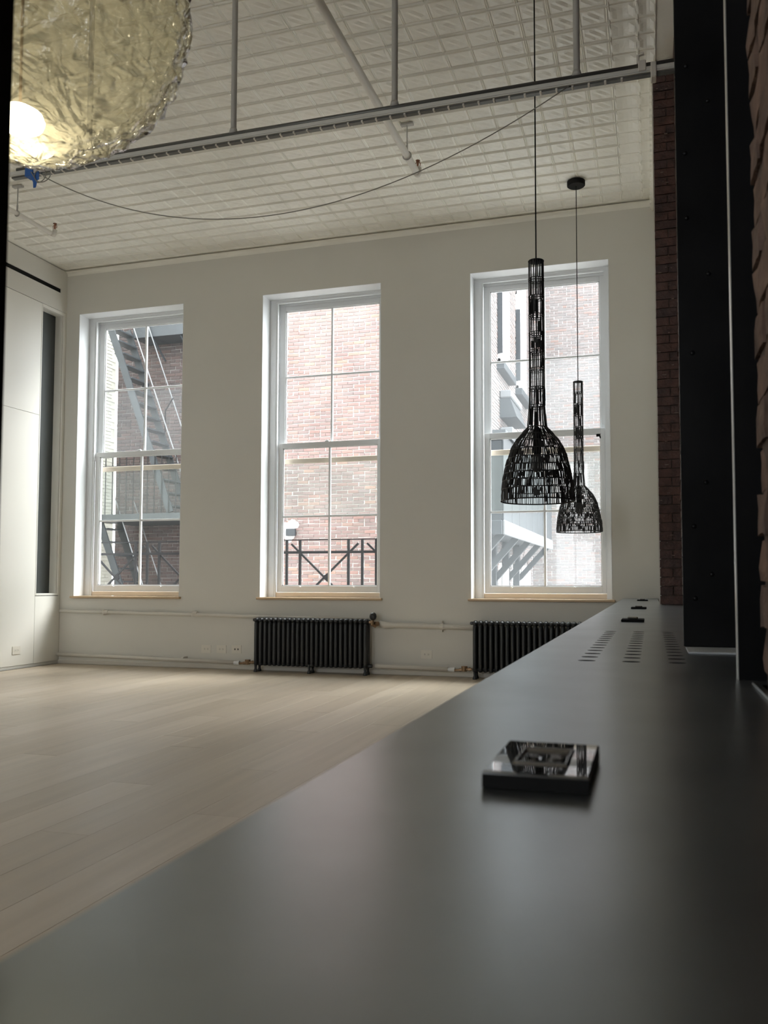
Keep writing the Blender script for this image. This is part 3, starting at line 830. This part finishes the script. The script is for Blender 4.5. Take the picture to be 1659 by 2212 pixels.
part('pipe_clip', MB().tube([(-5.34, yw - .045, .104), (-5.31, yw - .045, .104)], .028, 12).box(-5.325, -5.315, yw - .04, D, .09, .135), 'pipe', p)
p = thing('heating_pipe', 'low painted heating pipe near the floor between the two radiators', 'pipe', (-2.5, yw - .04, .1), 'painted heating pipes on the window wall')
part('tube', MB().tube([(-2.93, yw - .06, .098), (-2.88, yw - .05, .095), (-2.10, yw - .08, .088)], .025, 12), 'pipe', p, smooth=True)

# wall outlets
def wall_outlet(x, y, z, label, side=False, slots=False):
    o = thing('wall_outlet', label, 'outlet', (x, y, z), 'wall outlets')
    def bx(mb, u0, u1, v0, v1, d0, d1):
        if side: mb.box(x + d0, x + d1, y + u0, y + u1, z + v0, z + v1)
        else: mb.box(x + u0, x + u1, y - d1, y - d0, z + v0, z + v1)
        return mb
    part('plate', bx(MB(), -.062, .062, -.046, .046, .001, .007), 'plate', o)
    part('receptacle', bx(bx(MB(), -.036, -.004, -.018, .018, .007, .009), .004, .036, -.018, .018, .007, .009), 'plate', o)
    sl = MB()
    for c in (-.020, .020):
        for dv in (-.006, .006): bx(sl, c - .006, c + .004, dv - .0016, dv + .0016, .009, .0096)
        bx(sl, c + .008, c + .012, -.002, .002, .009, .0096)
        if slots: bx(sl, c - .006, c + .008, -.010, .010, .009, .0098)
    part('contact_slots', sl, 'slot', o, stuff=True)
wall_outlet(-5.067, D, .226, 'leftmost of three wall outlets left of the middle radiator')
wall_outlet(-4.867, D, .229, 'middle of three wall outlets left of the middle radiator')
wall_outlet(-4.669, D, .232, 'rightmost of three wall outlets, with two dark ports', slots=True)
wall_outlet(-2.367, D, .231, 'single wall outlet between the two radiators')
wall_outlet(XL, 8.08, .217, 'wall outlet low on the cream cabinet wall', side=True)

# ------------------------------------------------------------------ suspended track
Yr, Zr = 4.537, 3.80
tr = thing('suspended_track', 'long aluminium track slung under the tin ceiling on four rods', 'track', (-1.9, Yr, Zr))
part('conduit', MB().tube([(-4.10, Yr, Zr + .012), (0.215, Yr, Zr + .012)], .017, 12), 'trackdark', tr, 'dark round conduit', smooth=True)
part('rail', MB().cbox(-4.14, 0.215, Yr - .030, Yr - .004, Zr - .034, Zr - .006, .004).box(-4.14, 0.215, Yr - .030, Yr + .022, Zr - .040, Zr - .034), 'track', tr)
part('groove', MB().box(-4.13, 0.21, Yr - .020, Yr + .010, Zr - .049, Zr - .040), 'trackdark', tr)
x = -3.9
while x < -0.10:
    part('clip', MB().cbox(x - .006, x + .006, Yr - .022, Yr + .012, Zr - .052, Zr - .040, .002), 'plate', tr); x += .088
for rx in (-3.53, -2.469, -1.414, -.358):
    part('hanger_rod', MB().tube([(rx, Yr, Zr + .03), (rx, Yr, H + .005)], .0185, 12, caps=False).tube([(rx, Yr, Zr + .018), (rx, Yr, Zr + .05)], .026, 12, radii=[.030, .021]), 'rod', tr, smooth=True)
part('end_bracket', MB().cbox(-.03, .012, Yr - .035, Yr + .03, Zr - .03, Zr + .03, .004).tube([(-.03, Yr, Zr + .03), (-.03, Yr, Zr + .075), (.0, Yr, Zr + .085)], .009, 8), 'pipe', tr)
part('end_bracket', MB().cbox(.035, .065, Yr - .04, Yr + .03, Zr - .075, Zr + .01, .004), 'pipe', tr)
# blue tape and cable
tp = thing('tape_strip', 'strip of blue masking tape holding cable to the left end of the track', 'tape', (-3.95, Yr, 3.79))
part('wrap', MB().cbox(-4.01, -3.945, Yr - .036, Yr + .024, 3.742, 3.838, .002), 'tape', tp)
tl = MB(); tl.quad((-3.965, Yr - .037, 3.742), (-3.895, Yr - .037, 3.765), (-3.885, Yr - .045, 3.700), (-3.935, Yr - .043, 3.690)).quad((-3.935, Yr - .043, 3.700), (-3.895, Yr - .045, 3.705), (-3.905, Yr - .050, 3.645), (-3.925, Yr - .05, 3.645))
tl2 = MB(); tl2.v = tl.v + [(a, b + .0015, c) for a, b, c in tl.v]; n = len(tl.v); tl2.f = tl.f + [tuple(reversed([q + n for q in f])) for f in tl.f] + [(f[k], f[(k + 1) % 4], f[(k + 1) % 4] + n, f[k] + n) for f in tl.f for k in range(4)]
part('loose_end', tl2, 'tape', tp)
pts = []
P0, P1, Pm = Vector((-3.86, Yr - .03, 3.722)), Vector((-.392, Yr - .02, 3.757)), None
for k in range(41):
    t = k / 40; x_ = P0.x + (P1.x - P0.x) * t
    zc = P0.z + (P1.z - P0.z) * t - 4 * 0.49 * t * (1 - t) * (1 + .10 * (0.5 - t))
    pts.append((x_, Yr - .03, zc))
solo('hanging_cable', MB().tube(pts, .0034, 6, caps=True), 'cable', 'thin grey cable sagging in a long curve below the track', 'cable', (-2.1, Yr, 3.75), smooth=True)
lp = [(-3.93 + .055 * math.sin(q) + .035 * q / 6, Yr - .05, 3.70 - .045 * math.cos(q) + .02) for q in [k * PI / 10 for k in range(27)]]
solo('cable_loop', MB().tube([(-3.95, Yr - .045, 3.76)] + [(a + .04, b, c) for a, b, c in lp] + [(-3.86, Yr - .04, 3.74)], .0034, 6), 'cable', 'small loop of spare grey cable beside the blue tape', 'cable', (-3.9, Yr, 3.7), smooth=True)

# sprinkler pipes
def sprinkler(x, y0, y1, hy, r, label, zp=4.70):
    S = thing('sprinkler_pipe', label, 'pipe', (x, (y0 + y1) / 2, zp), 'painted sprinkler pipes under the ceiling')
    part('tube', MB().tube([(x, y0, zp), (x, y1, zp)], r, 14), 'pipe', S, smooth=True)
    part('elbow', MB().tube([(x, y1 - .02, zp), (x, y1 + .03, zp), (x, y1 + .045, zp + .03), (x, y1 + .045, zp + .06)], r * 1.12, 12), 'pipe', S, smooth=True)
    part('sprinkler_head', MB().tube([(x, y1 + .045, zp + .06), (x, y1 + .045, zp + .115)], .009, 8).tube([(x - .02, y1 + .045, zp + .075), (x - .024, y1 + .045, zp + .10), (x, y1 + .045, zp + .125)], .004, 5).tube([(x + .02, y1 + .045, zp + .075), (x + .024, y1 + .045, zp + .10), (x, y1 + .045, zp + .125)], .004, 5).tube([(x, y1 + .045, zp + .125), (x, y1 + .045, zp + .13)], .020, 10), 'red', S, 'bronze upright sprinkler head')
    hk = MB().tube([(x, hy, zp + .085), (x, hy, H - .008)], .006, 8).box(x - .055, x + .055, hy - .02, hy + .02, H - .012, H + .006)
    cir = [(x + (r + .006) * math.sin(q), hy, zp - (r + .006) * math.cos(q)) for q in [PI * 2 * k / 16 for k in range(17)]]
    hk.tube(cir, .005, 6).tube([(x, hy, zp + r), (x, hy, zp + .09)], .009, 6)
    part('pipe_hanger', hk, 'rod', S)
sprinkler(-1.975, 2.6, 7.0, 6.70, .031, 'painted sprinkler pipe running above the track toward the middle window')
sprinkler(-6.045, 3.5, 7.2, 6.70, .022, 'short painted sprinkler pipe near the cabinet wall at far left')

# ================================================================== outside
gr_ = MB().box(-45, 45, -45, 60, -6.2, -6.0)
gro = struct('ground', gr_, 'yard', 'concrete yard far below')
def brick_wall(parent, plane, fixed, u0, u1, z0, z1, outn, m, inview, holes=(), pz=.0662, pu=.2155, nmax=300, hd=6):
    """plane 'y': wall at y=fixed seen from -y.  plane 'x': wall at x=fixed seen from +x."""
    Hh = pz - .0115
    def bmb(L):
        b = MB()
        if plane == 'y': c = [(-L / 2, L / 2)]
        f, bk, ch = 0.014, 0, .004
        def pt(u, d, v): return (u, -d, v) if plane == 'y' else (d, u, v)
        a = L / 2; h_ = Hh / 2
        R1 = [pt(-a, 0, -h_), pt(a, 0, -h_), pt(a, 0, h_), pt(-a, 0, h_)]
        R2 = [pt(-a, f - ch, -h_), pt(a, f - ch, -h_), pt(a, f - ch, h_), pt(-a, f - ch, h_)]
        R3 = [pt(-a + ch, f, -h_ + ch), pt(a - ch, f, -h_ + ch), pt(a - ch, f, h_ - ch), pt(-a + ch, f, h_ - ch)]
        b.v = R1 + R2 + R3
        for k in range(4):
            j = (k + 1) % 4; b.f += [(k, j, 4 + j, 4 + k), (4 + k, 4 + j, 8 + j, 8 + k)]
        b.f.append((8, 9, 10, 11))
        return b
    tmpl = {s: bmb(s) for s in (pu - .012, pu / 2 - .012)}
    mes = {s: t.mesh('brick', M[m]) for s, t in tmpl.items()}
    st = MB(); cnt_ = 0; r = 0; z = z0; allb = []
    while z < z1:
        if r % hd == hd - 1: L = pu / 2 - .012; pp = pu / 2; u = u0 - pu / 4
        else: L = pu - .012; pp = pu; u = u0 + (0 if r % 2 else pu / 2)
        if r % hd != hd - 1 and r % 2 == 0: allb.append((pu / 2 - .012, u0 - pu / 4, z, 0.0))
        while u < u1:
            uc, zc = u + random.uniform(-.007, .007), z + random.uniform(-.0035, .0035)
            if not any(a < u < b and c < z < d for a, b, c, d in holes): allb.append((L, uc, zc, random.uniform(-.002, .003)))
            u += pp
        z += pz; r += 1
    iv = [q for q in allb if inview(q[1], q[2])]
    iv.sort(key=lambda q: q[1] * q[1] * .0 + abs(q[2] - 1.2))
    pick = set(iv[:nmax])
    for q in allb:
        L, u, zc, d = q
        pos = (u, fixed - d, zc) if plane == 'y' else (fixed + d, u, zc)
        if q in pick: inst('brick', mes[L], parent, pos)
        else:
            t = tmpl[L]; b = len(st.v)
            st.v += [(vx + pos[0], vy + pos[1], vz + pos[2]) for vx, vy, vz in t.v]; st.f += [tuple(k + b for k in f) for f in t.f]
    part('more_bricks', st, m, parent, stuff=True)

# sooty brick building, fire escape in front (left window)
B1 = thing('brick_building', 'sooty brown brick building seen through the left window', 'building', (-8.8, 14.5, -6))
part('wall', MB().box(-10.10, -7.64, 14.0, 17, -6, 6.9), 'mortar_dark', B1)
brick_wall(B1, 'y', 14.0, -9.99, -7.76, -0.6, 6.85, -1, 'br_dark', lambda u, z: -10.1 < u < -8.0 and .9 < z < 6)
part('parapet', MB().box(-10.08, -7.66, 13.93, 14.3, 6.9, 6.95), 'ironlight', B1)
# faded red brick building (middle window)
B2 = thing('brick_building', 'faded red brick building filling the middle window', 'building', (-5.3, 14.5, -6))
part('wall', MB().box(-7.62, -3.1, 14.0, 14.2, -6, 6.9), 'mortar', B2)
brick_wall(B2, 'y', 14.0, -7.5, -3.25, -0.6, 6.85, -1, 'br_pink', lambda u, z: -6.5 < u < -4.6 and .9 < z < 6.2)
part('parapet', MB().box(-7.6, -3.1, 13.93, 14.2, 6.9, 6.95), 'ironlight', B2)
pv = MB()
for k in range(26):
    q = random.uniform(0, 2 * PI); rr = random.uniform(0, .16)
    c = (-6.33 + rr * math.cos(q), 1.93 + rr * 1.2 * math.sin(q)); s_ = random.uniform(.04, .08)
    pv.tube([(c[0], 13.984, c[1]), (c[0], 13.965 - random.uniform(0, .006), c[1])], s_, 7, radii=[s_, s_ * .7])
part('plaster_patch', pv, 'plaster', B2, 'ragged white plaster patch around a vent')
part('vent', MB().cbox(-6.40, -6.22, 13.90, 13.965, 1.86, 1.99), 'hvac', B2, 'small grey vent hood')
# cream side wall
B3 = thing('painted_building', 'cream painted brick side wall at left of the left window', 'building', (-11, 12, -6))
part('wall', MB().box(-12.5, -10.12, 9.6, 13.96, -6, 7.0), 'br_cream', B3)
brick_wall(B3, 'x', -10.12, 10.6, 13.86, -0.4, 6.9, 1, 'br_cream', lambda u, z: u > 12.9 and .9 < z < 6)

# fire escape on the sooty building
fe = thing('fire_escape', 'grey iron fire escape with steep stairs outside the left window', 'fire escape', (-8.6, 13.3, 0))
YO, YI = 12.85, 13.42
def stair(xa, za, xb, zb, nt):
    d = Vector((xb - xa, 0, zb - za)); L = d.length; u = d.normalized(); nrm = Vector((u.z, 0, -u.x))
    for yy_ in (YO, YI):
        A = Vector((xa, yy_, za)); Bq = Vector((xb, yy_, zb)); w2 = nrm * .065
        m_ = MB(); c = [A - w2, A + w2, Bq + w2, Bq - w2]
        i = 0; m_.v = [tuple(v) for v in c] + [tuple(v + Vector((0, .03, 0))) for v in c]
        m_.f = [(0, 1, 2, 3), (7, 6, 5, 4), (0, 4, 5, 1), (1, 5, 6, 2), (2, 6, 7, 3), (3, 7, 4, 0)]
        part('stringer', m_, 'iron', fe)
    for k in range(nt):
        t = (k + .5) / nt; x_, z_ = xa + (xb - xa) * t, za + (zb - za) * t
        part('tread', MB().box(x_ - .10, x_ + .10, YO + .03, YI, z_ - .012, z_ + .012), 'iron', fe)
    off = Vector((.32, 0, .42))
    for yy_ in (YO, YI):
        part('handrail', MB().tube([Vector((xa, yy_, za)) + off, Vector((xb, yy_, zb)) + off], .011, 6), 'ironlight', fe, 'handrail coloured pale for the light on it')  # light falling on the rails is put into the pale colour
stair(-9.50, 5.78, -8.15, 2.25, 15)
stair(-9.60, 2.10, -8.20, -1.5, 15)
part('platform', MB().box(-9.4, -7.66, 13.46, 13.97, 5.64, 5.86), 'iron', fe)
part('platform', MB().box(-9.65, -7.66, YO - .05, 13.95, 2.10, 2.23), 'iron', fe)
for bx_ in (-9.0, -8.4, -7.75): part('bracket', MB().tube([(bx_, 13.5, 5.64), (bx_, 13.95, 5.30)], .02, 5), 'iron', fe)
x = -9.62
while x < -7.7:
    part('baluster', MB().tube([(x, YO - .02, 2.23), (x, YO - .02, 3.34)], .009, 5), 'ironblack', fe); x += .145
part('top_rail', MB().tube([(-9.65, YO - .02, 3.34), (-7.68, YO - .02, 3.34)], .014, 6), 'ironblack', fe)
part('top_rail', MB().tube([(-9.65, YO - .02, 3.10), (-7.68, YO - .02, 3.10)], .010, 6), 'ironblack', fe)
wp = MB().tube([(-8.25, 13.93, 3.05), (-8.25, 13.93, 2.40)], .012, 5)
part('wall_tie', MB().tube([(-8.95, 13.9, 3.9), (-8.5, 13.2, 4.15), (-8.15, 12.9, 4.3)], .012, 5), 'ironblack', fe)

# balcony right outside
bl = thing('balcony_railing', 'black iron balcony railing with X braces just outside the left and middle windows', 'railing', (-5.2, 10.1, .3))
part('top_rail', MB().box(-7.9, -2.95, 10.092, 10.108, 1.565, 1.580), 'ironblack', bl)
part('mid_rail', MB().box(-7.9, -2.95, 10.085, 10.105, 1.392, 1.425), 'ironblack', bl)
part('bottom_rail', MB().box(-7.9, -2.95, 10.085, 10.105, .55, .58), 'ironblack', bl)
for k in range(5):
    c = -7.28 + k * 1.06
    for dx in (-.53, -.34, .34):
        if c + dx > -7.9: part('post', MB().box(c + dx - .016, c + dx + .016, 10.088, 10.112, .3, 1.575), 'ironblack', bl)
    for s_ in (-1, 1):
        A = Vector((c + s_ * .47, 10.115, 1.52)); Bq = Vector((c - s_ * .30, 10.115, .80))
        part('brace', MB().tube([A, Bq], .017, 4), 'ironblack', bl)
    part('boss', MB().tube([(c + .03, 10.10, 1.08), (c + .03, 10.13, 1.08)], .04, 8), 'ironblack', bl)
part('deck', MB().box(-7.9, -2.9, D + WT, 10.12, .24, .30), 'iron', bl)

# building with tall windows at right (right window), side face
SX = -3.0
S1 = thing('corner_building', 'pale brick building with tall windows receding outside the right window', 'building', (SX - 1, 18, -6))
holes = [(16.8, 18.05, 5.55, 10.2), (19.25, 20.65, 5.55, 10.2), (16.8, 18.05, .2, 1.45), (18.5, 19.5, .2, 1.45), (20.0, 21.0, .2, 1.45)]
part('wall', MB().box(SX - 2.5, SX, 17.2, 22.0, -6, 10.5).box(SX - 2.5, SX, 14.25, 17.2, -6, 10.5), 'mortar_pale', S1)
brick_wall(S1, 'x', SX, 14.3, 21.95, -0.6, 10.3, 1, 'br_pale', lambda u, z: u > 16 and 2.8 < z < 7.6, holes=holes)
for (a, b, c, d) in holes[:2]:
    part('casing', MB().box(SX + .0, SX + .06, a, a + .1, c, d).box(SX, SX + .06, b - .1, b, c, d).box(SX, SX + .06, a, b, c, c + .1).box(SX, SX + .04, a, b, (c + d) / 2 - .04, (c + d) / 2 + .04), 'plaster', S1, 'white window casing')
    part('pane', MB().box(SX + .002, SX + .01, a, b, c, d), 'plaster', S1, 'window pane whitened for the sky reflected in it')  # flat white stands in for bright sky reflected in the glass
    part('window_ledge', MB().cbox(SX, SX + .18, a - .15, b + .15, c - .16, c, .01), 'hvac', S1, 'grey stone ledge')
    part('shutter', MB().box(SX + .02, SX + .12, a - .04, a, c + .2, c + 1.9), 'hvac', S1, 'grey metal shutter')
for (a, b, c, d) in holes[2:]:
    part('pane', MB().box(SX + .002, SX + .01, a, b, c, d), 'plaster', S1)
    part('arch', MB().tube([(SX + .03, a + (b - a) * t, d + .30 * math.sin(PI * t)) for t in [k / 8 for k in range(9)]], .05, 6), 'br_pale', S1)
    part('downpipe', MB().tube([(SX + .12, a + .2, -6), (SX + .12, a + .2, 1.3)], .07, 10), 'plaster', S1, 'white downpipe')
# hoods
for (x1_, y0, y1, z0, z1, lb) in ((-2.63, 17.0, 18.4, 4.45, 4.86, 'upper grey sheet metal hood on the pale building'), (-2.60, 17.0, 18.6, 3.78, 4.08, 'lower grey sheet metal hood on the pale building')):
    h_ = thing('metal_hood', lb, 'hood', (SX + .2, y0, z0), 'metal hoods on the pale building')
    m_ = MB(); m_.v = [(SX + .02, y0, z0), (x1_, y0, z0), (x1_, y1, z0), (SX + .02, y1, z0), (SX + .02, y0, z1), (x1_ - .14, y0, z1), (x1_ - .14, y1, z1), (SX + .02, y1, z1)]
    m_.f = [(0, 3, 2, 1), (4, 5, 6, 7), (0, 1, 5, 4), (1, 2, 6, 5), (2, 3, 7, 6), (3, 0, 4, 7)]
    part('hood', m_, 'hvac', h_); part('cap', MB().cbox(SX + .02, x1_ - .10, y0 - .03, y1 + .03, z1, z1 + .16, .02), 'ironlight', h_, 'pale metal cap')
# far wall
B4 = thing('brick_building', 'pale bleached brick wall at the back of the yard in the right window', 'building', (-1.0, 22.5, -6))
part('wall', MB().box(-5.5, 3.5, 22.05, 24, -6, 11.0), 'mortar_pale', B4)
brick_wall(B4, 'y', 22.05, -2.95, .3, -0.4, 10.2, -1, 'br_pale', lambda u, z: -2.95 < u < -1.1 and .9 < z < 9, pz=.070, pu=.223)

# clad box on brackets
XBX, YA, YB, ZA, ZB = -2.15, 12.55, 19.0, 1.95, 3.3
bxo = S1
y = YA
while y < YB - .05:
    part('walkway_panel', MB().cbox(XBX - .03, XBX, y + .01, min(y + .8, YB) - .01, ZA + .02, ZB, .004), 'hvac', bxo); y += .8
part('walkway_end', MB().cbox(SX + .02, XBX - .03, YA, YA + .03, ZA + .02, ZB - .1), 'hvac', bxo)
part('walkway_roof', MB().box(SX + .02, XBX + .04, YA - .04, YB, ZB, ZB + .06), 'hvac', bxo)
part('walkway_beam', MB().cbox(XBX - .02, XBX + .02, YA, YB, ZA - .20, ZA + .02, .01), 'ironlight', bxo, 'pale steel edge beam')
part('walkway_beam', MB().cbox(SX + .02, XBX - .02, YA - .03, YA + .02, ZA - .20, ZA + .02, .01), 'hvac', bxo)
part('walkway_deck', MB().box(SX + .02, XBX, YA + .02, YB, ZA - .10, ZA), 'hvac', bxo)
for k in range(5):
    yk = YA + .35 + k * 1.45
    if yk < 14.3: zz0 = ZA - .9
    part('strut', MB().tube([(XBX - .05, yk, ZA - .12), (SX + .05, yk, ZA - .95)], .075, 4), 'iron', bxo)
    part('hanger_post', MB().cbox(SX + .02, SX + .16, yk - .07, yk + .07, ZA - 1.35, ZA - .1, .01), 'iron', bxo)
